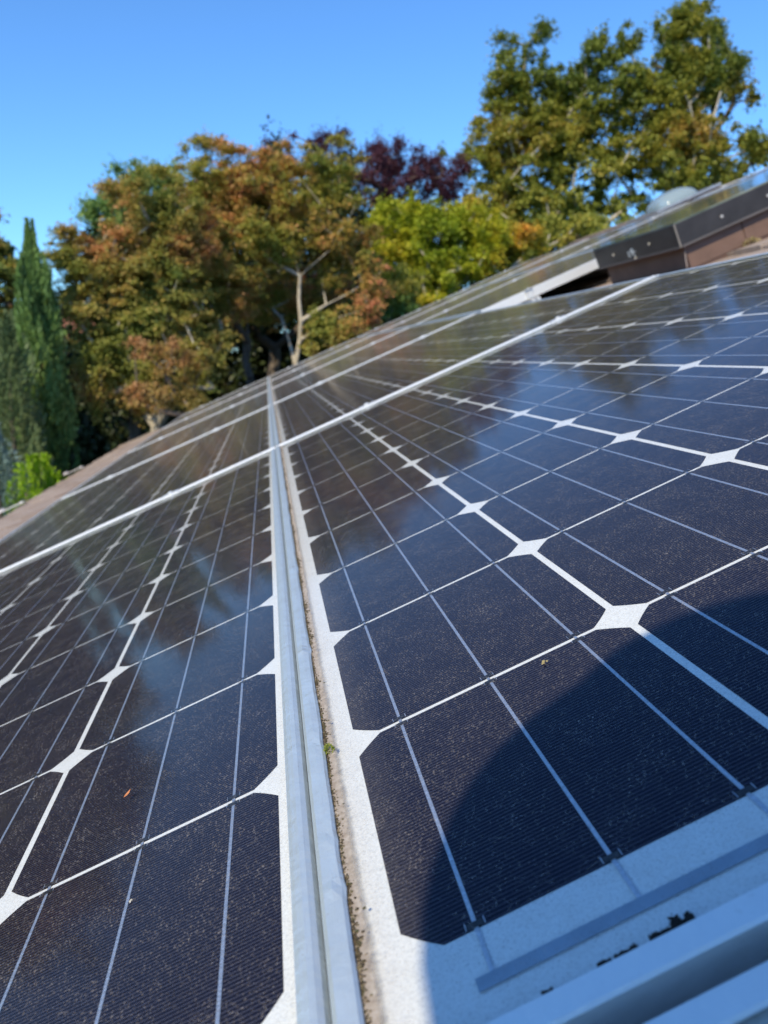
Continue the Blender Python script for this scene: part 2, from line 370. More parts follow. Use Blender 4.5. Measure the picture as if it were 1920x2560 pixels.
# ------------------------------------------------------------------ solar panels
CP, CQ = .1596, .1578                         # cell pitch across / along
CS = .1552; CSV = .1549; CHF = .0138
NU, NV = 6, 10
CU, CV = NU*CP, NV*CQ
PU0, PU1 = -.0245, CU + .0148                  # outer frame, across
PV0, PV1 = -.0492, CV + .0390                  # outer frame, along
PLEN = PV1 - PV0; PW = PU1 - PU0; LIP = .0108
GAPV = .0108
def cell_mesh():
    # chamfered cell (corners slightly rounded), solder notches where the busbars leave it
    mb = MB(); a0, a1 = (CP-CS)/2, (CP+CS)/2; b0, b1 = (CQ-CSV)/2, (CQ+CSV)/2; c = CHF
    def corner(cx, cy, sx, sy):
        pts = []
        for i in range(5):
            t_ = i/4; x_ = c*(1-t_); y_ = c*t_; bul = .0003*math.sin(math.pi*t_)
            pts.append((cx + sx*(x_ - bul), cy + sy*(y_ - bul)))
        return pts
    P = corner(a0, b0, 1, 1)[::-1] + corner(a1, b0, -1, 1) + corner(a1, b1, -1, -1)[::-1] + corner(a0, b1, 1, -1)
    zt, zb = 0, -.0001; n = len(P)
    mb.add([(x, y, zt) for x, y in P] + [(x, y, zb) for x, y in P], [tuple(range(n))] + [((i+1) % n, i, n+i, n+(i+1) % n) for i in range(n)])
    for bx in (a0 + 26e-3, a0 + 78e-3, a0 + 130e-3):
        for y0_, y1_ in ((b0 + .0003, b0 + .0032), (b1 - .0032, b1 - .0003)):
            mb.quad(bx - .0030, bx + .0030, y0_, y1_, .0005, 1)
            for xx in (bx - .0037, bx + .0034):
                mb.quad(xx, xx + .0003, y0_, y1_ + (.0006 if y0_ < .05 else 0), .00055, 2)
    return mb.mesh('cell', [M_CELL, M_NOTCH, M_BUS])
CELL = cell_mesh()
mb = MB()
cv = np.array([v.co[:] for v in CELL.vertices]); cf = [tuple(p.vertices) for p in CELL.polygons]; cm = [p.material_index for p in CELL.polygons]
for i in range(NU):
    for j in range(NV):
        n0 = len(mb.v); mb.v += [tuple(p) for p in (cv + np.array([i*CP, j*CQ, 0]))]
        mb.f += [tuple(n0 + k for k in f) for f in cf]; mb.mi += cm
CELLS_ALL = mb.mesh('cells', [M_CELL, M_NOTCH, M_BUS])
ZC = -.0041                                   # cell plane under the 3.2 mm glass
mb = MB(); mb.box(PU0 + .003, PU1 - .003, PV0 + .003, PV1 - .003, ZC - .0012, ZC - .00015); BACK = mb.mesh('backsheet', M_BACK)
mb = MB(); mb.box(PU0 + .004, PU1 - .004, PV0 + .004, PV1 - .004, -.0032, 0); GLASS = mb.mesh('cover_glass', M_GLASS)
mb = MB(); mb.box(-.0008, .0008, -.018, CV + .016, 0, .0002); BUS = mb.mesh('busbar', M_BUS)
mb = MB(); mb.box(0, 2*CP - .058 + .004, -.0027, .0027, 0, .0002); RIB = mb.mesh('bus_ribbon', simple('ribbon', (.34, .40, .47), .45, .6, .12, 60))
def rail_u(y0, sgn, zt):                      # rail running across (along u); profile in (y,z), outer wall at y0
    pr = [(0, -.040), (0, zt - .0010), (.0010*sgn, zt), (LIP*sgn - .0008*sgn, zt), (LIP*sgn, zt - .0008), (LIP*sgn, .00015), (.0026*sgn, .00015 - .0), (.0026*sgn, -.038), (.024*sgn, -.038), (.024*sgn, -.040)]
    pr = [(y0 + p, q) for p, q in pr]; mb = MB(); mb.prism(pr, 0, PU0 + .0001, PU1 - .0001)
    return mb.mesh('frame_rail', M_ALU_U)
def rail_v(x0, sgn, zt, wob=0):
    pr = [(0, -.040), (0, zt - .0034), (.0012*sgn, zt - .0014), (.0034*sgn, zt - .0002), (.0058*sgn, zt), (.0088*sgn, zt - .0005), (LIP*sgn, zt - .0011), (LIP*sgn, .00015), (.0026*sgn, .00015), (.0026*sgn, -.038), (.024*sgn, -.038), (.024*sgn, -.040)]
    pr = [(x0 + p, q) for p, q in pr]; mb = MB()
    n = 120 if wob else 1
    mb.prism(pr, 1, PV0 + LIP + .0002, PV1 - LIP - .0002)
    return mb.mesh('frame_rail', M_ALU_V)
def rail_v_bent(x0, sgn, zt):
    """lower rail of a panel: long thin lip, gently dented, folded from sheet"""
    rng = np.random.default_rng(8); n = 260; ys = np.linspace(PV0 + LIP + .0002, PV1 - LIP - .0002, n)
    base = np.interp(ys, np.linspace(ys[0], ys[-1], 60), rng.normal(0, .00022, 60))
    for c0, am, wd in ((.300, .0011, .006), (.165, -.0007, .007), (.075, .0006, .004), (.045, .0007, .004), (.23, -.0004, .02), (.52, .0006, .008)):
        base += am*np.exp(-((ys - c0)/wd)**2)
    vs = []; 
    for y, b in zip(ys, base):
        for p, q in ((0, -.040), (0, zt - .0022), (.0022*sgn, zt - .0002 + b*.5), (.0062*sgn, zt + b), (LIP*sgn - .0012*sgn + b*.7, zt - .0004 - b*.4), (LIP*sgn + b, zt - .0016), (LIP*sgn + b, .00015), (.0026*sgn, .00015), (.0026*sgn, -.04)):
            vs.append((x0 + p, y, q))
    k = 9; fs = []
    for i in range(n-1):
        for j in range(k):
            f = (i*k+j, i*k+(j+1) % k, (i+1)*k+(j+1) % k, (i+1)*k+j); fs.append(f if sgn < 0 else f[::-1])
    mb = MB(); mb.add(vs, fs); return mb.mesh('frame_rail', M_ALU_V)
RU0 = rail_u(PV0, 1, .0016); RU1 = rail_u(PV1, -1, .0016)
RV1 = rail_v(PU1, -1, .0012); RV0 = rail_v_bent(PU0, 1, .0030)
# dark moss and grit packed against the lower rail of a near panel
def grit_mesh():
    rng = np.random.default_rng(4); mb = MB(); ico = [(0,0,1),(.9,0,.2),(.28,.85,.2),(-.73,.53,.2),(-.73,-.53,.2),(.28,-.85,.2)]
    fs = [(0,1,2),(0,2,3),(0,3,4),(0,4,5),(0,5,1)]
    for k in range(5200):
        y = rng.uniform(PV0 + LIP, PV1 - LIP); lump = .5 + .5*math.sin(y*61) * math.sin(y*23 + 1)
        w = .0006 + .0017*max(0, lump)*rng.random(); x = PU0 + LIP + abs(rng.normal(0, w)); r = rng.uniform(.00025, .0008)*(1.25 if lump > .6 else .85)
        a = rng.uniform(0, 6.28); ca, sa = math.cos(a), math.sin(a)
        mb.add([(x + r*(p[0]*ca - p[1]*sa), y + r*(p[0]*sa + p[1]*ca), .0001 + r*p[2]*rng.uniform(.5, 1.2)) for p in ico], fs)
    return mb
mg, tg, og = mat('dark moss grit'); bb = tg.nodes.new('ShaderNodeBsdfPrincipled'); L(tg, bb.outputs[0], og.inputs[0])
gg = tg.nodes.new('ShaderNodeNewGeometry'); L(tg, ramp(tg, gg.outputs['Random Per Island'], [(0, (.03, .024, .015)), (.5, (.075, .055, .032)), (.75, (.05, .055, .02)), (1, (.22, .17, .11))]).outputs[0], bb.inputs['Base Color']); bb.inputs['Roughness'].default_value = .95
GRIT = grit_mesh().mesh('grit', mg)

ROWS = {0: -.0407 - CU, 1: 0.0, 2: 1.024, 3: 2.052, 4: 3.078}   # u of the cell field's lower edge, per row
COLPITCH = PLEN + GAPV
ROWN = ['lowest row by the eave', 'second row up from the eave', 'third row up, beside the skylight', 'fourth row up, under the ridge', 'topmost short row near the ridge']
COLN = {-1: 'panel behind the camera, almost out of frame, in the', 0: 'nearest fully seen solar panel in the', 1: 'second solar panel away from the camera in the', 2: 'third solar panel away from the camera in the',
        3: 'fourth solar panel away from the camera in the', 4: 'farthest solar panel from the camera in the'}
def panel(row, col, full):
    u0 = ROWS[row]; v0 = col*COLPITCH
    lab = COLN[col] + ' ' + ROWN[row]
    if row == 4: lab = 'lone solar panel with silver frame forming the topmost short row near the ridge'
    if row == 2 and col == 2: lab = 'solar panel with its white end rail exposed over the dark gap beside the skylight'
    t = empty('solar_panel', ROOF @ Matrix.Translation((u0, v0, random.uniform(-.0006, .0006) if row > 1 else 0)), lab, 'solar panel', 'solar panels on the roof')
    link('backsheet', BACK, t)
    if full:
        for i in range(NU):
            for j in range(NV): link('cell', CELL, t, (i*CP, j*CQ, ZC))
    else: link('cells', CELLS_ALL, t, (0, 0, ZC), kind='stuff')
    for i in range(NU):
        for d in (26e-3, 78e-3, 130e-3): link('busbar', BUS, t, (i*CP + (CP-CS)/2 + d, 0, ZC + .0001))
    for i in range(3):
        link('bus_ribbon', RIB, t, (i*2*CP + (CP-CS)/2 + 26e-3 - .006, -.0205, ZC + .0004))
        link('bus_ribbon', RIB, t, (i*2*CP + (CP-CS)/2 + 26e-3 - .006, CV + .0165, ZC + .0004))
    link('cover_glass', GLASS, t)
    for me in (RU0, RU1, RV0, RV1): link('frame_rail', me, t)
    if full: link('grit', GRIT, t, kind='stuff')
    return t
for row, cols in ((0, range(-1, 5)), (1, range(-1, 5)), (2, range(2, 5)), (3, range(2, 5)), (4, (2,))):
    for c in cols: panel(row, c, c < 2)

# mounting rails under the rows and clamps on them
ORD = {0: 'lowest', 1: 'second', 2: 'third', 3: 'fourth', 4: 'topmost'}
for row, (c0, c1) in {0: (-1, 4), 1: (-1, 4), 2: (2, 4), 3: (2, 4), 4: (2, 2)}.items():
    for k, du in enumerate((.235, .735)):
        mb = MB(); a, b = PV0 + c0*COLPITCH - .06, PV1 + c1*COLPITCH + .06
        mb.box(-.02, -.004, a, b, -.096, -.0415); mb.box(.004, .02, a, b, -.096, -.0415); mb.box(-.004, .004, a, b, -.096, -.06)
        o = empty('mounting_rail', ROOF @ Matrix.Translation((ROWS[row] + PU0 + du, 0, 0)), '%s aluminium rail carrying the %s row of panels' % (('lower', 'upper')[k], ORD[row]), 'mounting rail', 'rails under the panels')
        mb.obj('channel', M_ALU, o)
        mf = MB(); v = a + .25
        while v < b: mf.box(-.02, .03, v, v + .06, RZ + .002, -.0965); v += 1.2
        mf.obj('feet', M_ALU, o, kind='stuff')
mb = MB(); mb.box(-.019, .019, -.0125, .0125, .0018, .0036); mb.box(-.016, .016, -.0045, .0045, -.038, .0018); PLATE = mb.mesh('plate', M_ALU)
mb = MB(); mb.tube([(0, 0, .0036), (0, 0, .0075)], .0055, 6); mb.tube([(0, 0, .0036), (0, 0, .0044)], .0075, 12); BOLT = mb.mesh('bolt', M_ALU)
JN = {-1: 'joint just behind the viewer', 0: 'first cross joint ahead', 1: 'second cross joint ahead', 2: 'third cross joint ahead', 3: 'fourth cross joint ahead', 4: 'far end of the array', -2: 'near end', }
def clamp(row, v, k, where):
    t = empty('panel_clamp', ROOF @ Matrix.Translation((ROWS[row] + PU0 + (.235, .735)[k], v, 0)), 'small aluminium clamp on the %s, %s one of the %s row' % (where, ('lower', 'upper')[k], ORD[row]), 'clamp', 'clamps holding the panels')
    link('plate', PLATE, t); link('bolt', BOLT, t)
for row, (c0, c1) in {0: (-1, 4), 1: (-1, 4), 2: (2, 4), 3: (2, 4), 4: (2, 2)}.items():
    for k in (0, 1):
        for c in range(c0, c1):
            if c >= 0: clamp(row, c*COLPITCH + PV1 + GAPV/2, k, JN[c])
        clamp(row, c1*COLPITCH + PV1 + .006, k, JN[c1] if row != 4 else 'far end of its panel')
        if c0 > 0: clamp(row, c0*COLPITCH + PV0 - .006, k, 'near exposed end')

# ------------------------------------------------------------------ skylight with dark cladding
SKV0, SKV1, SKU0, SKU1 = 2.36, 3.03, 1.455, 2.85
sk = empty('skylight', ROOF @ Matrix.Translation((SKU0, SKV0, 0)), 'flat glazed skylight with dark metal cladding standing above the second row of panels', 'skylight')
du, dv = SKU1 - SKU0, SKV1 - SKV0; ZT, ZB = .051, -.027
def capface(name, x0, x1, y0, y1):
    mb = MB(); mb.box(x0, x1, y0, y1, ZB, ZT); return mb.obj(name, M_BRONZE, sk, bevel=.003)
capface('cladding', .0005, du, 0, .022); capface('cladding', 0, .022, .0225, dv); capface('cladding', du - .022, du + .0005, .0225, dv); capface('cladding', .0225, du - .0225, dv - .022, dv + .0005)
mb = MB(); mb.tube([(-.001, -.001, ZB), (-.001, -.001, ZT)], .0032, 6); mb.obj('corner_seam', M_SEAL, sk)
mb = MB(); mb.box(.004, du - .002, -.003, .0, ZB - .002, ZB + .005); mb.box(-.003, 0, .004, dv, ZB - .002, ZB + .005); mb.obj('drip_edge', simple('drip metal', (.10, .09, .09), .5), sk)
skg, t, out = mat('skylight pane'); gl = t.nodes.new('ShaderNodeBsdfPrincipled'); L(t, gl.outputs[0], out.inputs[0])
gl.inputs['Base Color'].default_value = (.10, .13, .12, 1); gl.inputs['Roughness'].default_value = .06
tcx = t.nodes.new('ShaderNodeTexCoord'); L(t, ramp(t, noise(t, tcx.outputs['Object'], 6, 5).outputs[0], [(.35, (.07, .10, .09)), (.7, (.22, .25, .22))]).outputs[0], gl.inputs['Base Color'])
mb = MB(); mb.box(.0005, du, .0005, dv, ZT + .0005, ZT + .006); mb.obj('pane', skg, sk)
mb = MB(); mb.box(.028, du - .03, .024, dv - .03, RZ - .01, ZB + .01); mb.obj('curb', simple('curb paint', (.12, .07, .055), .7), sk)
# brown step flashing pieces, each its own height, against the curb
x = .0245; k = 0
while x < du - .1:
    w = .215 + .012*math.sin(k*2.1); mb = MB(); mb.box(x, x + w - .0035, .0215 - .0016*(k % 2), .0238, RZ + .004, ZB + .012)
    mb.obj('flashing_piece', M_BROWN, sk); x += w; k += 1
mb = MB(); mb.box(.0245, .0278, .024, dv - .02, RZ + .004, ZB + .012); mb.obj('flashing_piece', M_BROWN, sk)
mb = MB(); mb.box(-.13, .0240, .0, dv, RZ + .003, RZ + .006); mb.obj('apron_flashing', M_BROWN, sk)
mb = MB(); mb.tube([(.024, .022, ZB), (.0, .004, RZ + .015)], .0016, 6); mb.obj('corner_bead', simple('pale bead', (.30, .24, .22), .6), sk)
MS = simple('screw head', (.62, .58, .52), .35, .6)
mb = MB(); mb.tube([(0, 0, 0), (0, -.003, 0)], .0055, 12); SCR = mb.mesh('screw', MS)
for xx in (.165, .34, .60, .9): link('screw', SCR, sk, (xx, -.0003, .012))
mb = MB(); mb.tube([(0, 0, 0), (-.003, 0, 0)], .0055, 12); SCR2 = mb.mesh('screw', MS)
for yy, zz in ((.20, .014), (.50, .012), (.33, -.022)): link('screw', SCR2, sk, (-.0003, yy, zz))
rng = random.Random(3); mb = MB()
for k in range(34):
    a = rng.uniform(0, 6.28); r = abs(rng.gauss(0, .016)); s_ = rng.uniform(.003, .009)
    cy, cz = .345 + r*math.cos(a)*1.3, .002 + r*math.sin(a)*.7
    mb.add([(-.0008 - .0004*rng.random(), cy + s_*math.cos(b_*1.05)*rng.uniform(.6, 1.2), cz + s_*math.sin(b_*1.05)*rng.uniform(.4, .9)) for b_ in range(6)], [(0, 1, 2, 3, 4, 5)])
mb.obj('bird_dropping', M_WHITE, sk)
# moss tufts at the joints of the flashing
MOSS_Y = m_leaf('pale moss', [(.16, .15, .05), (.30, .24, .11), (.36, .28, .17)], 60, .1)
MOSS_G = m_leaf('green moss', [(.10, .15, .02), (.22, .26, .04), (.30, .30, .06)], 300, .2)
def moss(name, matx, r, h, n, seed, mtx, label):
    rg = np.random.default_rng(seed); mb = MB()
    for k in range(n):
        a = rg.uniform(0, 6.28); ph = math.acos(rg.uniform(0, 1)); q = rg.uniform(.6, 1.0)
        d = Vector((math.sin(ph)*math.cos(a), math.sin(ph)*math.sin(a), math.cos(ph))); p = Vector((d.x*r, d.y*r*1.25, d.z*h))*q
        s_ = r*rg.uniform(.10, .22); e = d.orthogonal().normalized(); f = d.cross(e); tw = rg.uniform(0, 6.28); e2 = e*math.cos(tw) + f*math.sin(tw)
        mb.add([p - e2*s_*.5, p + d*s_*.8 + Vector(rg.normal(0, s_*.3, 3)), p + e2*s_*.5, p - d*s_*.4], [(0, 1, 2, 3)])
    o = mb.obj(name, matx); o.matrix_world = mtx; return tag(o, label, 'moss')
moss('moss_clump', MOSS_Y, .028, .02, 260, 1, ROOF @ Matrix.Translation((SKU0 + .24, SKV0 + .005, RZ)), 'pale moss clump at the foot of the skylight flashing, nearer its corner')
moss('moss_clump', MOSS_Y, .030, .026, 260, 2, ROOF @ Matrix.Translation((SKU0 + .46, SKV0 + .003, RZ)), 'pale moss clump at the foot of the skylight flashing, near the right picture edge')

# ------------------------------------------------------------------ dome skylight near the ridge
dm = empty('dome_skylight', ROOF @ Matrix.Translation((4.16, 7.25, RZ)), 'clear domed roof light near the ridge behind the panel edge', 'roof light')
mb = MB(); mb.box(-.31, .31, -.31, .31, .0, .06); mb.obj('curb', M_BROWN, dm)
mb = MB()
for a in ((-.33, .33, -.33, -.29), (-.33, .33, .29, .33), (-.33, -.29, -.289, .289), (.29, .33, -.289, .289)): mb.box(a[0], a[1], a[2], a[3], .061, .085)
mb.obj('rim', simple('rim metal', (.4, .42, .44), .4, .6), dm, bevel=.002)
vs = []; n = 36; K = 14
for i in range(K+1):
    a = math.pi/2*i/K
    for j in range(n):
        b_ = 2*math.pi*j/n; c_, s_ = math.cos(b_), math.sin(b_); sq = (abs(c_)**4 + abs(s_)**4)**(-.25)
        r = .215*math.cos(a)**.75; sq = 1 + (sq - 1)*math.cos(a)
        vs.append((r*sq*c_, r*sq*s_, .065 + .135*math.sin(a)))
fs = [(i*n+j, i*n+(j+1) % n, (i+1)*n+(j+1) % n, (i+1)*n+j) for i in range(K) for j in range(n)]
dmm, t, out = mat('clear acrylic'); b = t.nodes.new('ShaderNodeBsdfPrincipled'); tr = t.nodes.new('ShaderNodeBsdfTransparent'); tr.inputs[0].default_value = (.80, .86, .88, 1)
b.inputs['Base Color'].default_value = (.45, .55, .60, 1); b.inputs['Roughness'].default_value = .08
mx = t.nodes.new('ShaderNodeMixShader'); mx.inputs[0].default_value = .40; L(t, tr.outputs[0], mx.inputs[1]); L(t, b.outputs[0], mx.inputs[2]); L(t, mx.outputs[0], out.inputs[0])
mb = MB(); mb.add(vs, fs); o = mb.obj('dome', dmm, dm, smooth=True)
sm = o.modifiers.new('thickness', 'SOLIDIFY'); sm.thickness = .004

# ------------------------------------------------------------------ small things on the panels
moss('moss_clump', MOSS_G, .0031, .0042, 420, 5, ROOF @ Matrix.Translation((-.0114, .1535, .0003)), 'tiny bright green moss tuft growing against the rail between the two near panels')
mb = MB(); lf = [(-.0026, 0, .0003), (-.0011, .0010, .0006), (.0008, .0011, .0007), (.0030, .0002, .0018), (.0010, -.0008, .0008), (-.0009, -.0010, .0005)]
mb.add(lf + [(x, y, z - .0002) for x, y, z in lf], [(0,5,4,3,2,1), (6,7,8,9,10,11)] + [((i+1) % 6, i, 6+i, 6+(i+1) % 6) for i in range(6)])
o = mb.obj('fallen_leaf', simple('orange leaf', (.55, .20, .07), .6, 0, .3, 500)); o.matrix_world = ROOF @ Matrix.Translation((-.1359, .2120, .0004)) @ Matrix.Rotation(R(35), 4, 'Z')
tag(o, 'tiny orange dry leaf lying on the nearest panel left of the rail', 'leaf')
def crumb(u_, v_, r, seed, label, colr=(.30, .25, .12)):
    rg = random.Random(seed); mb = MB()
    for k in range(9):
        c0 = Vector((rg.gauss(0, r*.5), rg.gauss(0, r*.5), r*.35)); q = r*rg.uniform(.35, .6)
        vs = [c0 + Vector((q*rg.uniform(.7, 1.2)*x, q*rg.uniform(.7, 1.2)*y, q*.8*z)) for x, y, z in ((1,0,0),(0,1,0),(-1,0,0),(0,-1,0),(0,0,1),(0,0,-.4))]
        mb.add(vs, [(0,1,4),(1,2,4),(2,3,4),(3,0,4),(1,0,5),(2,1,5),(3,2,5),(0,3,5)])
    o = mb.obj('dirt_crumb', simple('crumb', colr, .9, 0, .3, 900)); o.matrix_world = ROOF @ Matrix.Translation((u_, v_, .0003)); tag(o, label, 'dirt')
crumb(.1077, .1393, .0016, 2, 'small yellowish dirt crumb on the near right panel beside the shadow edge')
crumb(-.1146, .1048, .0009, 3, 'pale grit speck on the nearest left panel below the orange leaf', (.55, .52, .45))
# dark grime stuck along the near end rail of the right panel
rg = random.Random(9); mb = MB()
for (a, b_, w) in ((.058, .062, .0011), (.0635, .0705, .0012), (.075, .0885, .0017), (.083, .086, .0042), (.087, .0895, .0030), (.040, .043, .0010)):
    for k in range(int((b_-a)*42000)):
        x = rg.uniform(a, b_); y = PV0 + LIP + abs(rg.gauss(0, w*.55)); r = rg.uniform(.00025, .0007)
        mb.add([(x + r*math.cos(i_*1.26), y + r*math.sin(i_*1.26), .0002) for i_ in range(5)] + [(x, y, .0003 + r*.8)], [(i_, (i_+1) % 5, 5) for i_ in range(5)])
o = mb.obj('grime_patch', simple('black grime', (.018, .016, .014), .95, 0, .4, 600)); o.matrix_world = ROOF.copy(); tag(o, 'black grime crusted along the near end rail of the right panel', 'dirt', kind='stuff')

# ------------------------------------------------------------------ trees
BARK = simple('pale lichened bark', (.43, .38, .30), .85, 0, .35, 14, .8, 60, (1, 1, .25))
BARKM = simple('grey maple bark', (.30, .27, .22), .85, 0, .35, 14, .8, 60, (1, 1, .25))
BARKD = simple('dark bark', (.12, .095, .075), .9, 0, .3, 14, .8, 60, (1, 1, .25))
def leaves_mesh(name, P, D, S, matx, rng, wid=.62, fold=.18, face=None):
    """P centres, D leaf axes (unit), S lengths -> kite shaped leaves, two faces each"""
    n = len(P); rnd = rng.normal(size=(n, 3)) if face is None else face; side = np.cross(D, rnd); side /= np.linalg.norm(side, axis=1)[:, None] + 1e-9
    nor = np.cross(side, D); S = S[:, None]
    v = np.empty((n, 4, 3)); v[:, 0] = P - D*S*.5; v[:, 1] = P + side*S*wid*.5 + nor*S*fold - D*S*.02; v[:, 2] = P + D*S*.5; v[:, 3] = P - side*S*wid*.5 + nor*S*fold - D*S*.02
    me = bpy.data.meshes.new(name); me.vertices.add(4*n); me.vertices.foreach_set('co', v.reshape(-1))
    idx = (np.arange(n)[:, None]*4 + np.array([0, 1, 2, 0, 2, 3])[None]).reshape(-1)
    me.loops.add(6*n); me.loops.foreach_set('vertex_index', idx.astype(np.int32)); me.polygons.add(2*n)
    me.polygons.foreach_set('loop_start', np.arange(0, 6*n, 3, dtype=np.int32)); me.materials.append(matx); me.update(calc_edges=True); return me
def unit(a): return a/(np.linalg.norm(a, axis=-1, keepdims=True) + 1e-9)
def skeleton(base, top, targets, rng, r_tip=.008, r_base=None, wig=.06, sides=6):
    """trunk from base to top, then every target is joined to the nearest lower node: a branching tree of tapered tubes"""
    nodes = []; par = []
    H = np.linalg.norm(top - base); k = max(5, int(H/.35)); 
    for i in range(k+1):
        f = i/k; p = base*(1-f) + top*f + (rng.normal(0, wig*.5, 3) if 0 < i < k else 0); nodes.append(p); par.append(i-1)
    order = np.argsort(np.linalg.norm(targets - top*.8 - base*.2, axis=1))
    for ti in order:
        tpt = targets[ti]; A = np.array(nodes); d = tpt - A; dist = np.linalg.norm(d, axis=1)
        cost = dist + 1.5*np.maximum(0, A[:, 2] - tpt[2] + .5*dist) + np.where(np.arange(len(A)) < k*.5, 2.0, 0)
        j = int(np.argmin(cost)); L0 = dist[j]; m_ = max(1, int(L0/.45)); prev = j
        for q in range(1, m_+1):
            f = q/m_; p = A[j]*(1-f) + tpt*f; p = p + np.array([0, 0, .12*L0*math.sin(math.pi*f)])*.5 + (rng.normal(0, wig*.6, 3) if q < m_ else 0)
            nodes.append(p); par.append(prev); prev = len(nodes)-1
    n = len(nodes); a = np.zeros(n); kids = [0]*n
    for i in range(n-1, 0, -1):
        if a[i] == 0: a[i] = r_tip**1.85
        a[par[i]] += a[i]
    r = np.maximum(a, r_tip**1.85)**(1/1.85)
    if r_base: s_ = r_base/r[0]; r = np.maximum(r*s_, r_tip*.5)
    nodes = np.array(nodes); mb = MB()
    for i in range(1, n):
        j = par[i]; mb.tube([nodes[j], nodes[i]], [float(r[i] if j >= k else r[j]), float(r[i])], 6 if r[i] > .02 else 4, cap=False)
    return mb
def tree(name, label, cat, base, blobs, nclump, cr, nleaf, ls, lm, seed, bark=None, trunk_top=None, r_base=.16, flat=.55, group='trees beyond the roof', wid=.62, inner=.35, limb=True, up=0.0, core=.0):
    rng = np.random.default_rng(seed); base = np.array(base); B = np.array(blobs, float)
    vol = B[:, 3]*B[:, 4]*B[:, 5]; pr = vol**(.75); pr /= pr.sum()
    which = rng.choice(len(B), nclump, p=pr); d = unit(rng.normal(size=(nclump, 3))); q = inner + (1-inner)*rng.random(nclump)**.6
    C = B[which, :3] + d*B[which, 3:6]*q[:, None]
    cen = (B[:, :3]*vol[:, None]).sum(0)/vol.sum()
    rad = cr*rng.uniform(.55, 1.45, nclump)
    plume = rng.random(nclump) < .22; zsc = np.where(plume, rng.uniform(1.5, 2.6, nclump), 1.0); xsc = np.where(plume, .6, 1.0)
    w = rad**2; w /= w.sum(); wl = rng.choice(nclump, nleaf, p=w)
    dd = unit(rng.normal(size=(nleaf, 3))); rr = np.minimum(np.abs(rng.normal(0, .52, nleaf)), rng.uniform(.95, 1.12, nleaf))
    off = dd*rr[:, None]*rad[wl][:, None]; off[:, 2] *= flat*zsc[wl]; off[:, :2] *= xsc[wl][:, None]
    hor = np.linalg.norm(off[:, :2], axis=1)/rad[wl]; off[:, 2] -= .22*rad[wl]*hor**2      # sprays droop at the rim
    P = C[wl] + off
    outw = unit(C[wl] - cen + off*1.2); D = unit(outw*.7 + rng.normal(size=(nleaf, 3))*.75 + np.array([0, 0, -.25 + up]))
    S = ls*rng.uniform(.6, 1.35, nleaf)
    t = empty(name, Matrix.Translation(Vector(base)), label, cat, group)
    top = np.array(trunk_top) if trunk_top is not None else base*.35 + cen*.65
    sub = C[rng.choice(nclump, min(nclump, 230), replace=False)]
    mbk = skeleton(base, top, sub, rng, .007 if r_base < .3 else .012, r_base)
    link('trunk', mbk.mesh('trunk', bark or BARK, smooth=True), t, Vector(-base))
    face = unit(outw*.55 + np.array([0, 0, .9]) + rng.normal(size=(nleaf, 3))*.42)
    link('crown', leaves_mesh('crown', P, D, S, lm, rng, wid, .12, face), t, Vector(-base)); return t
def blob(x, y, D, rx, ry, rz=None):
    """crown lobe: centre on the sight line x,y at D metres, radii given in picture pixels across and up"""
    c = px(x, y, D); s_ = D/FPX*1.02
    return (c.x, c.y, c.z, rx*s_, (rz if rz else (rx+ry)/2)*s_, ry*s_)
def foot(x, D): p = px(x, 1200, D); return (p.x, p.y, GZ)

L_MAPLE = m_leaf('autumn maple leaf', [(.13, .175, .028), (.22, .24, .040), (.33, .275, .055), (.46, .25, .08), (.55, .22, .12)], .8)
L_OLIVE = m_leaf('olive maple leaf', [(.12, .17, .034), (.19, .22, .044), (.28, .265, .056), (.39, .26, .075), (.50, .23, .10)], .9)
L_YG = m_leaf('yellow green leaf', [(.12, .18, .014), (.25, .31, .02), (.44, .42, .03), (.60, .38, .05)], .6)
L_ORG = m_leaf('orange tipped maple leaf', [(.20, .22, .03), (.42, .36, .04), (.60, .34, .05), (.68, .28, .07)], .7)
L_BIG = m_leaf('big maple leaf', [(.11, .15, .03), (.18, .215, .036), (.30, .28, .045), (.46, .28, .075)], .35)
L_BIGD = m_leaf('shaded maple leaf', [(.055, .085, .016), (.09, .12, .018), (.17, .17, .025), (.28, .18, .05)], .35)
L_PURP = m_leaf('purple plum leaf', [(.062, .024, .038), (.095, .036, .052), (.13, .052, .066)], .8)
L_GREEN = m_leaf('mid green leaf', [(.12, .21, .06), (.18, .28, .08), (.24, .33, .10)], .7)
L_CYP = m_leaf('cypress foliage', [(.065, .13, .036), (.12, .205, .054), (.19, .285, .08)], 1.2, .15)
L_GREY = m_leaf('grey green foliage', [(.07, .115, .05), (.12, .17, .07), (.17, .20, .08)], 1.0, .15)
L_LIME = m_leaf('lime foliage', [(.14, .26, .008), (.25, .40, .012), (.34, .48, .02)], 3, .3)
L_SPR = m_leaf('blue spruce needles', [(.08, .13, .12), (.15, .22, .20), (.24, .32, .28)], 3, .1)
L_DARK = m_leaf('dark hedge leaf', [(.015, .025, .008), (.028, .042, .012), (.045, .05, .015)], .6, .2)

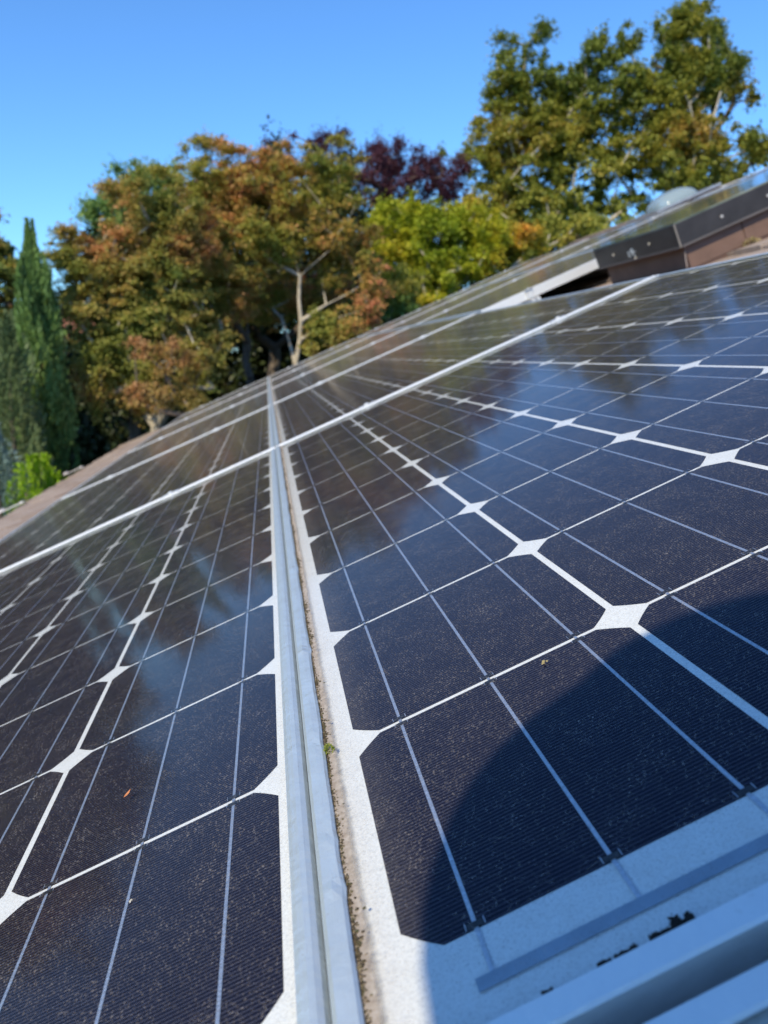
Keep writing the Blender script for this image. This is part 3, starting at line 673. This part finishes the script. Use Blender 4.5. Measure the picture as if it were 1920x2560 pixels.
# big maple, upper right
D = 24
tree('maple_tree', 'tall green and gold maple with pale limbs at the upper right', 'tree', foot(1480, D),
     [blob(1270, 130, D, 30, 45), blob(1340, 110, D, 32, 50), blob(1300, 200, D, 75, 70), blob(1250, 260, D, 65, 55), blob(1380, 230, D, 60, 60), blob(1420, 270, D, 60, 70), blob(1330, 340, D, 90, 70), blob(1350, 520, D, 140, 80), blob(1180, 520, D, 60, 50), blob(1265, 340, D, 95, 70), blob(1400, 340, D, 90, 80), blob(1225, 430, D, 70, 70), blob(1175, 370, D, 30, 35), blob(1112, 375, D, 12, 40), blob(1330, 450, D, 100, 70),
      blob(1460, 170, D, 45, 65), blob(1495, 150, D, 45, 50), blob(1572, 118, D, 36, 50), blob(1560, 215, D, 80, 65), blob(1640, 205, D, 55, 50), blob(1690, 75, D, 50, 60), blob(1740, 40, D, 45, 45), blob(1720, 130, D, 70, 50), blob(1800, 75, D, 45, 35), blob(1850, 130, D, 38, 30), blob(1780, 200, D, 60, 50),
      blob(1470, 290, D, 90, 70), blob(1610, 280, D, 90, 75), blob(1700, 260, D, 60, 70), blob(1500, 400, D, 110, 75), blob(1640, 390, D, 100, 70), blob(1760, 350, D, 80, 60), blob(1850, 370, D, 55, 45), blob(1900, 350, D, 25, 35), blob(1740, 450, D, 110, 50), blob(1400, 540, D, 120, 60), blob(1550, 500, D, 110, 60), blob(1240, 520, D, 80, 50), blob(1500, 620, D, 260, 70)],
     1250, .30, 235000, .096, L_BIG, 11, BARK, r_base=.21, flat=.62, inner=.1)
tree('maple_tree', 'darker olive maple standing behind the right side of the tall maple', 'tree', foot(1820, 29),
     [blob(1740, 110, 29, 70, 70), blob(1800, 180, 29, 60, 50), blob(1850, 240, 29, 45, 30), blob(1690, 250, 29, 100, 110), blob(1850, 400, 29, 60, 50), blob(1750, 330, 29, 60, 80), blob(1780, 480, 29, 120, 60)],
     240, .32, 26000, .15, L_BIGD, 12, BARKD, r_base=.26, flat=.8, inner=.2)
# purple plum behind
D = 21
tree('plum_tree', 'dark purple leaved plum tree showing above the autumn maples', 'tree', foot(960, D),
     [blob(1040, 470, D, 110, 95), blob(1110, 440, D, 60, 60), blob(960, 410, D, 50, 70), blob(1030, 430, D, 70, 55), blob(920, 460, D, 90, 100), blob(830, 385, D, 60, 55), blob(690, 400, D, 75, 48), blob(760, 380, D, 45, 40), blob(1130, 470, D, 50, 55), blob(930, 380, D, 35, 45), blob(960, 600, D, 200, 80)],
     420, .25, 85000, .056, L_PURP, 13, BARKD, r_base=.18, flat=.9, inner=.2)
# green round tree far left behind
D = 27
tree('round_tree', 'rounded mid green tree peeking out behind the left maple', 'tree', foot(340, D),
     [blob(340, 520, D, 110, 95), blob(420, 470, D, 60, 50), blob(280, 580, D, 60, 75), blob(380, 620, D, 120, 100)], 220, .38, 30000, .12, L_GREEN, 14, BARKD, flat=.85, inner=.4)
# centre Japanese maple
D = 14
tree('japanese_maple', 'large rust and olive Japanese maple with a forked pale trunk in the centre', 'tree', px(728, 1000, D)[:2] + (GZ,),
     [blob(540, 470, D, 90, 90), blob(490, 390, D, 35, 50), blob(560, 370, D, 45, 40), blob(640, 460, D, 90, 80), blob(740, 430, D, 90, 85), blob(840, 430, D, 60, 80), blob(870, 375, D, 28, 45), blob(620, 580, D, 110, 75), blob(760, 560, D, 130, 70), blob(880, 560, D, 75, 90),
      blob(890, 690, D, 95, 70), blob(680, 650, D, 60, 40), blob(900, 790, D - .5, 110, 45), blob(500, 560, D, 90, 70), blob(980, 720, D + 1, 80, 60), blob(700, 770, D + 2, 120, 60), blob(840, 640, D + 1, 90, 70), blob(560, 500, D + 1, 120, 90), blob(470, 480, D + .5, 60, 90), blob(700, 500, D + .5, 120, 90), blob(790, 480, D + 1, 80, 80), blob(600, 400, D + 1, 50, 40), blob(415, 450, D, 30, 60), blob(680, 720, D + 2.5, 200, 90)],
     760, .22, 190000, .046, L_MAPLE, 15, BARK, trunk_top=tuple(px(750, 690, D)), r_base=.050, flat=.42, inner=.25)
tree('japanese_maple', 'second Japanese maple left of the forked trunk with pale twiggy limbs low down', 'tree', px(640, 1000, D + 1)[:2] + (GZ,),
     [blob(560, 640, D, 100, 70), blob(480, 680, D, 110, 80), blob(580, 520, D + 1, 110, 70), blob(650, 540, D + 1, 70, 60), blob(520, 760, D, 90, 50)],
     330, .22, 85000, .046, L_MAPLE, 25, BARKD, trunk_top=tuple(px(610, 700, D + 1)), r_base=.075, flat=.42, inner=.25)
# left maple
D = 12.5
tree('japanese_maple', 'wide copper tinted Japanese maple on the left reaching down to the roof edge', 'tree', foot(380, D),
     [blob(350, 520, D, 95, 75), blob(250, 650, D, 85, 75), blob(190, 640, D, 45, 60), blob(370, 640, D, 110, 90), blob(270, 780, D, 95, 80), blob(400, 790, D, 110, 75), blob(240, 900, D, 70, 70), blob(300, 960, D, 95, 70), blob(450, 900, D - .3, 90, 60), blob(470, 970, D - .3, 70, 40), blob(520, 830, D, 60, 60), blob(180, 745, D, 45, 50), blob(480, 600, D + .5, 80, 80), blob(150, 610, D, 30, 45), blob(430, 560, D + .3, 80, 90), blob(330, 880, D, 90, 90), blob(410, 700, D, 110, 90), blob(560, 700, D + 1, 80, 100)],
     660, .20, 180000, .045, L_OLIVE, 16, BARK, r_base=.10, flat=.42, inner=.25)
tree('japanese_maple', 'low red leaved maple showing as a rust patch just above the roof edge', 'tree', foot(430, D - 1.2),
     [blob(400, 875, D - 1.2, 70, 30), blob(455, 925, D - 1.2, 60, 28), blob(395, 990, D - 1.2, 80, 40), blob(470, 1010, D - 1.2, 55, 35)],
     60, .13, 10000, .042, m_leaf('red maple leaf', [(.17, .18, .04), (.28, .21, .06), (.42, .22, .10)], .9), 26, BARKD, r_base=.05, flat=.6)
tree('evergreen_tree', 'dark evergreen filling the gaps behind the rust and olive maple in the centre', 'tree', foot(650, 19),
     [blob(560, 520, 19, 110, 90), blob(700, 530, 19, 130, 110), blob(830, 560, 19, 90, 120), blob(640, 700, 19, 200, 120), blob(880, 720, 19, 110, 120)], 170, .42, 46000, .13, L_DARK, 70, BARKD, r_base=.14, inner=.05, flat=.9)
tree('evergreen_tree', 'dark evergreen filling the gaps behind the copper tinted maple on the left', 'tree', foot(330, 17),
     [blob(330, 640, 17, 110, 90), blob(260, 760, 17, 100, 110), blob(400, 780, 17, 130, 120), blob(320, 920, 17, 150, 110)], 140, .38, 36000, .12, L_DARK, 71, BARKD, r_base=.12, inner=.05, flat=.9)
# yellow green tree right of centre
D = 16.5
tree('vine_maple', 'bright yellow green maple with orange tips right of the centre', 'tree', foot(1120, D),
     [blob(1000, 560, D, 75, 60), blob(1090, 570, D, 90, 60), blob(1190, 580, D, 90, 55), blob(1020, 660, D, 100, 70), blob(1150, 660, D, 100, 60), blob(1060, 730, D, 100, 50)],
     440, .21, 110000, .055, L_YG, 17, BARK, r_base=.10, flat=.65, inner=.25)
tree('vine_maple', 'orange tinted maple at the right end of the yellow green one, below the tall maple', 'tree', foot(1300, D + .6),
     [blob(1270, 590, D + .6, 70, 42), blob(1320, 610, D + .6, 55, 38), blob(1235, 640, D + .6, 60, 40), blob(1150, 555, D + .8, 35, 22), blob(1170, 520, D + .8, 22, 30)], 130, .17, 30000, .058, L_ORG, 27, BARK, r_base=.07, flat=.65, inner=.25)
# undergrowth shrubs below it
for k, (x, y, rx, ry, DD) in enumerate(((960, 780, 90, 50, 15), (820, 850, 70, 45, 13.5), (1060, 800, 60, 30, 17))):
    tree('garden_shrub', ('dark green shrub behind the far roof edge under the yellow green maple', 'olive shrub beside the forked pale trunk', 'small green shrub at the roofline right of centre')[k], 'shrub', foot(x, DD), [blob(x, y, DD, rx, ry)], 60, .18, 9000, .07, L_OLIVE if k == 1 else L_GREEN, 30 + k, BARKD, r_base=.04, group='shrubs behind the roof edge')
# left edge trees
tree('maple_tree', 'olive green tree cut by the left edge of the picture', 'tree', foot(-60, 17),
     [blob(-40, 700, 17, 95, 110), blob(10, 660, 17, 40, 50), blob(-20, 830, 17, 90, 60), blob(-60, 590, 17, 70, 60)], 170, .22, 34000, .080, L_OLIVE, 18, BARKD, flat=.6, inner=.2)
# trees left of the frame (they are what the near panels mirror)
for k, (x, top, w, DD) in enumerate(((-330, 520, 190, 18), (-640, 330, 220, 16), (-1080, 180, 260, 15))):
    tree('garden_tree', ('broad olive tree', 'tall dense olive tree', 'large spreading tree')[k] + ' standing outside the left edge of the picture', 'tree', foot(x, DD),
         [blob(x, top + 180, DD, w, 150), blob(x - w*.5, top + 380, DD, w*.8, 170), blob(x + w*.45, top + 400, DD, w*.7, 170), blob(x, top + 90, DD, w*.55, 80), blob(x, top + 650, DD, w, 170)],
         170, .45, 22000, .16, L_MAPLE if k != 1 else L_BIG, 40 + k, BARKD, flat=.8, inner=.2)

def column(name, label, cat, x0, ybase, ytop, D, prof, n, ls, lm, seed, wid=.22, group=None, lean=0, spread=.35, r_base=.08):
    """fastigiate conifer: upright sprays over a tapering outline; prof = [(height fraction, radius m)]"""
    rng = np.random.default_rng(seed); b = px(x0, ybase, D); tp = px(x0 + lean, ytop, D); z0, z1 = GZ, tp.z
    nt_ = max(n//150, 240); tz = rng.random(nt_)**.85; ta = rng.uniform(0, 2*math.pi, nt_)
    pr = np.interp(tz, [p[0] for p in prof], [p[1] for p in prof]); tq = rng.uniform(.45, 1.18, nt_)
    wl = rng.integers(0, nt_, n); hl_ = rng.uniform(-.5, 1, n)
    cl = .22 + .5*np.minimum(1, pr[wl]/.5); 
    zz = z0 + (z1 - z0)*tz[wl] + hl_*cl*.8*1.0; frac = np.clip((zz - z0)/(z1 - z0), 0, 1)
    r2 = np.interp(frac, [p[0] for p in prof], [p[1] for p in prof])
    rag = 1 + .28*np.sin(ta*3 + tz*17) + .16*np.sin(ta*7 - tz*31); rr = np.minimum(pr[wl]*tq[wl] + .02, r2*tq[wl] + .03)*rag[wl]
    jit = rng.normal(0, 1, (n, 2))*.042*(1.15 - np.clip(hl_, 0, 1))[:, None]*np.minimum(1, pr[wl]/.3)[:, None]
    X = b.x + (tp.x - b.x)*frac + rr*np.cos(ta[wl]) + jit[:, 0]; Y = b.y + (tp.y - b.y)*frac + rr*np.sin(ta[wl]) + jit[:, 1]
    P = np.stack([X, Y, np.minimum(zz, z1 + .1)], 1)
    D_ = unit(np.stack([np.cos(ta[wl])*spread, np.sin(ta[wl])*spread, np.ones(n)], 1) + rng.normal(size=(n, 3))*.25)
    t = empty(name, Matrix.Translation((b.x, b.y, GZ)), label, cat, group); off = Vector((-b.x, -b.y, -GZ))
    mb = MB(); mb.tube([(b.x, b.y, GZ), (b.x*.5 + tp.x*.5, b.y*.5 + tp.y*.5, (z0+z1)/2), (tp.x, tp.y, z1 - .15)], [r_base, r_base*.6, .01], 7); link('trunk', mb.mesh('trunk', BARKD, True), t, off)
    link('crown', leaves_mesh('crown', P, D_, ls*rng.uniform(.6, 1.4, n), lm, rng, wid, .05), t, off); return t
D = 12
s_ = D/FPX
column('italian_cypress', 'tall narrow dark green cypress pointing up at the left', 'tree', 112, 1150, 572, D,
       [(0, .28), (.35, .31), (.53, .29), (.69, .25), (.80, .20), (.87, .145), (.94, .07), (1, .01)], 60000, .080, L_CYP, 19, group='trees beyond the roof', lean=-38)
column('grey_conifer', 'grey green bushy conifer just left of the cypress', 'tree', 18, 1150, 800, 11.2,
       [(0, .30), (.5, .34), (.75, .26), (.9, .16), (1, .04)], 18000, .07, L_GREY, 20, group='trees beyond the roof', spread=.7)
column('lime_shrub', 'bright lime green dwarf conifer peeking over the gutter', 'shrub', 98, 1250, 1162, 9.0,
       [(0, .2), (.6, .26), (.85, .22), (.95, .14), (1, .06)], 16000, .035, L_LIME, 21, spread=.8, wid=.35)
column('lime_shrub', 'smaller bright lime green conifer lobe at the gutter left of the dwarf conifer', 'shrub', 62, 1290, 1185, 8.4,
       [(0, .16), (.6, .17), (.85, .15), (.95, .10), (1, .03)], 7000, .035, L_LIME, 22, spread=.8, wid=.35)
column('blue_spruce', 'blue green spruce at the left picture edge beside the lime shrub', 'tree', -15, 1250, 1085, 8.6,
       [(0, .42), (.6, .36), (.85, .2), (1, .03)], 14000, .05, L_SPR, 23, spread=2.2, wid=.2)

# dark hedges far behind the trunks
hd = np.random.default_rng(50)
for k, (x, D, top, w) in enumerate(((-100, 25, 880, 260), (190, 22, 840, 230), (480, 24, 720, 260), (790, 23, 640, 260), (1100, 25, 640, 260), (1420, 30, 640, 300), (1760, 32, 560, 300))):
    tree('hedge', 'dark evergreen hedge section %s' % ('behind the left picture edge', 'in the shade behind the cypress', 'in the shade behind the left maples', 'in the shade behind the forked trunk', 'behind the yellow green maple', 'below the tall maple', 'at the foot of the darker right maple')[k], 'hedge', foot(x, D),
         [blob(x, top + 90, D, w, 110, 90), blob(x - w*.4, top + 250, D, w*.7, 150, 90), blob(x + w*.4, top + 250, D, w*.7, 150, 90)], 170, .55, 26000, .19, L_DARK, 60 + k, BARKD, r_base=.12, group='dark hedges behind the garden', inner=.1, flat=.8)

# neighbouring house glimpsed between the cypress and the left maple
nb = px(160, 800, 30)
nh = empty('neighbour_house', Matrix.Translation((nb.x, nb.y, GZ)), 'neighbouring house with a reddish roof glimpsed between the cypress and the left maple', 'house')
mb = MB(); mb.box(-1.9, 1.9, 0, 5, 0, 3.6); mb.obj('wall', simple('pale wall', (.42, .36, .32), .8), nh)
mb = MB(); mb.add([(-2.2, -.5, 3.5), (2.2, -.5, 3.5), (2.2, 2.5, 5.2), (-2.2, 2.5, 5.2), (-2.2, 5.5, 3.5), (2.2, 5.5, 3.5), (-2.2, -.5, 3.3), (2.2, -.5, 3.3), (2.2, 5.5, 3.3), (-2.2, 5.5, 3.3)],
       [(0,1,2,3), (3,2,5,4), (6,7,1,0), (9,8,7,6), (8,9,4,5), (0,3,4), (1,5,2), (6,0,4,9), (7,8,5,1)])
mb.obj('roof', simple('terracotta roof', (.34, .13, .08), .85, 0, .3, 3), nh)
for x_ in (-.95, .95):
    mb = MB(); mb.box(x_ - .6, x_ + .6, -.04, .0, 1.1, 2.3); w_ = mb.obj('window', simple('window frame', (.7, .7, .68), .5), nh)
    mb = MB(); mb.box(x_ - .52, x_ + .52, -.055, -.045, 1.18, 2.22); mb.obj('pane', simple('dark pane', (.03, .04, .05), .1), w_)

# ------------------------------------------------------------------ the photographer, kneeling behind the lens (only the shadow is seen)
def person():
    t = empty('person', ROOF @ Matrix.Translation((.03, -1.1, 0)), 'person in a dark jacket kneeling on the panels behind the camera, holding a phone', 'person')
    J = {  # roof coordinates relative to the empty
        'pelvis': (.02, -.18, .42, .150), 'waist': (.02, .02, .47, .130), 'chest': (.02, .22, .52, .145), 'neck0': (.03, .40, .53, .080), 'neck': (.035, .47, .53, .060), 'head0': (.03, .57, .50, .070), 'head': (.027, .64, .475, .090), 'crown': (.026, .67, .50, .082),
        'shR': (.19, .34, .52, .070), 'elR': (.24, .55, .36, .050), 'wrR': (.14, .76, .25, .034), 'haR': (.085, .81, .235, .036),
        'shL': (-.15, .34, .52, .070), 'elL': (-.16, .56, .36, .060), 'wrL': (-.075, .73, .28, .040), 'haL': (-.045, .79, .262, .042),
        'hipR': (.12, -.20, .38, .105), 'knR': (.15, -.05, .075, .065), 'anR': (.16, -.46, .06, .042), 'toR': (.17, -.58, .035, .035),
        'hipL': (-.08, -.20, .38, .105), 'knL': (-.12, -.05, .075, .065), 'anL': (-.12, -.46, .06, .042), 'toL': (-.12, -.58, .035, .035)}
    E_ = [('pelvis','waist'),('waist','chest'),('chest','neck0'),('neck0','neck'),('neck','head0'),('head0','head'),('head','crown'),('chest','shR'),('shR','elR'),('elR','wrR'),('wrR','haR'),('chest','shL'),('shL','elL'),('elL','wrL'),('wrL','haL'),
          ('pelvis','hipR'),('hipR','knR'),('knR','anR'),('anR','toR'),('pelvis','hipL'),('hipL','knL'),('knL','anL'),('anL','toL')]
    V = {k: Vector(v[:3]) for k, v in J.items()}; RR = {k: v[3] for k, v in J.items()}
    for s_, sg in (('R', 1), ('L', -1)):       # five fingers on each hand, curled round the phone
        h = V['ha' + s_]
        for f_, (dx, dz, ln) in enumerate(((-.030, .026, .020), (-.012, .036, .024), (.006, .038, .025), (.022, .034, .023), (.034, .024, .019))):
            a_ = h + Vector((-sg*.018, .020, dz*.9)) + Vector((0, 0, 0)); b_ = a_ + Vector((-sg*ln, .012, dx*.4)); c_ = b_ + Vector((-sg*ln*.7, -.010, 0))
            prev = 'ha' + s_
            for q, (pp, rad) in enumerate(((a_, .010), (b_, .009), (c_, .0075))):
                k = 'f%s%d%d' % (s_, f_, q); V[k] = pp + Vector((0, 0, dx*.6)); RR[k] = rad; E_.append((prev, k)); prev = k
    keys = list(V); ix = {k: i for i, k in enumerate(keys)}
    me = bpy.data.meshes.new('body'); me.from_pydata([tuple(V[k]) for k in keys], [(ix[a], ix[b]) for a, b in E_], [])
    o = link('body', me, t); md = o.modifiers.new('skin', 'SKIN'); md.use_smooth_shade = True
    for k, i in ix.items(): r_ = RR[k]; me.skin_vertices[0].data[i].radius = (r_, r_)
    me.skin_vertices[0].data[0].use_root = True
    sb = o.modifiers.new('sub', 'SUBSURF'); sb.levels = 2; sb.render_levels = 2
    me.materials.append(simple('dark jacket', (.05, .06, .09), .85, 0, .2, 30))
    hm = simple('straw sun hat', (.42, .35, .22), .9, 0, .25, 200)
    n, K = 40, 9; c0 = Vector((.025, .66, .50)); vs = []; prof = [(.147, -.002), (.146, .002), (.12, .004), (.098, .007), (.094, .05), (.088, .085), (.06, .103), (.02, .108), (.0005, .108)]
    for r_, z_ in prof:
        for j in range(n): b_ = 2*math.pi*j/n; vs.append((c0.x + r_*math.cos(b_), c0.y + r_*math.sin(b_), c0.z + z_ + .004*math.sin(3*b_)*(r_ > .12)))
    mb = MB(); mb.add(vs, [(i*n+j, i*n+(j+1) % n, (i+1)*n+(j+1) % n, (i+1)*n+j) for i in range(len(prof)-1) for j in range(n)]); mb.obj('hat', hm, t, smooth=True)
    ph = empty('phone', ROOF @ Matrix.Translation((.045, -.262, .186)), 'black phone held by the kneeling person', 'phone')
    mb = MB(); mb.box(-.036, .036, -.004, .004, -.03, .118); mb.obj('body', simple('phone black', (.02, .02, .02), .3), ph, bevel=.003)
person()
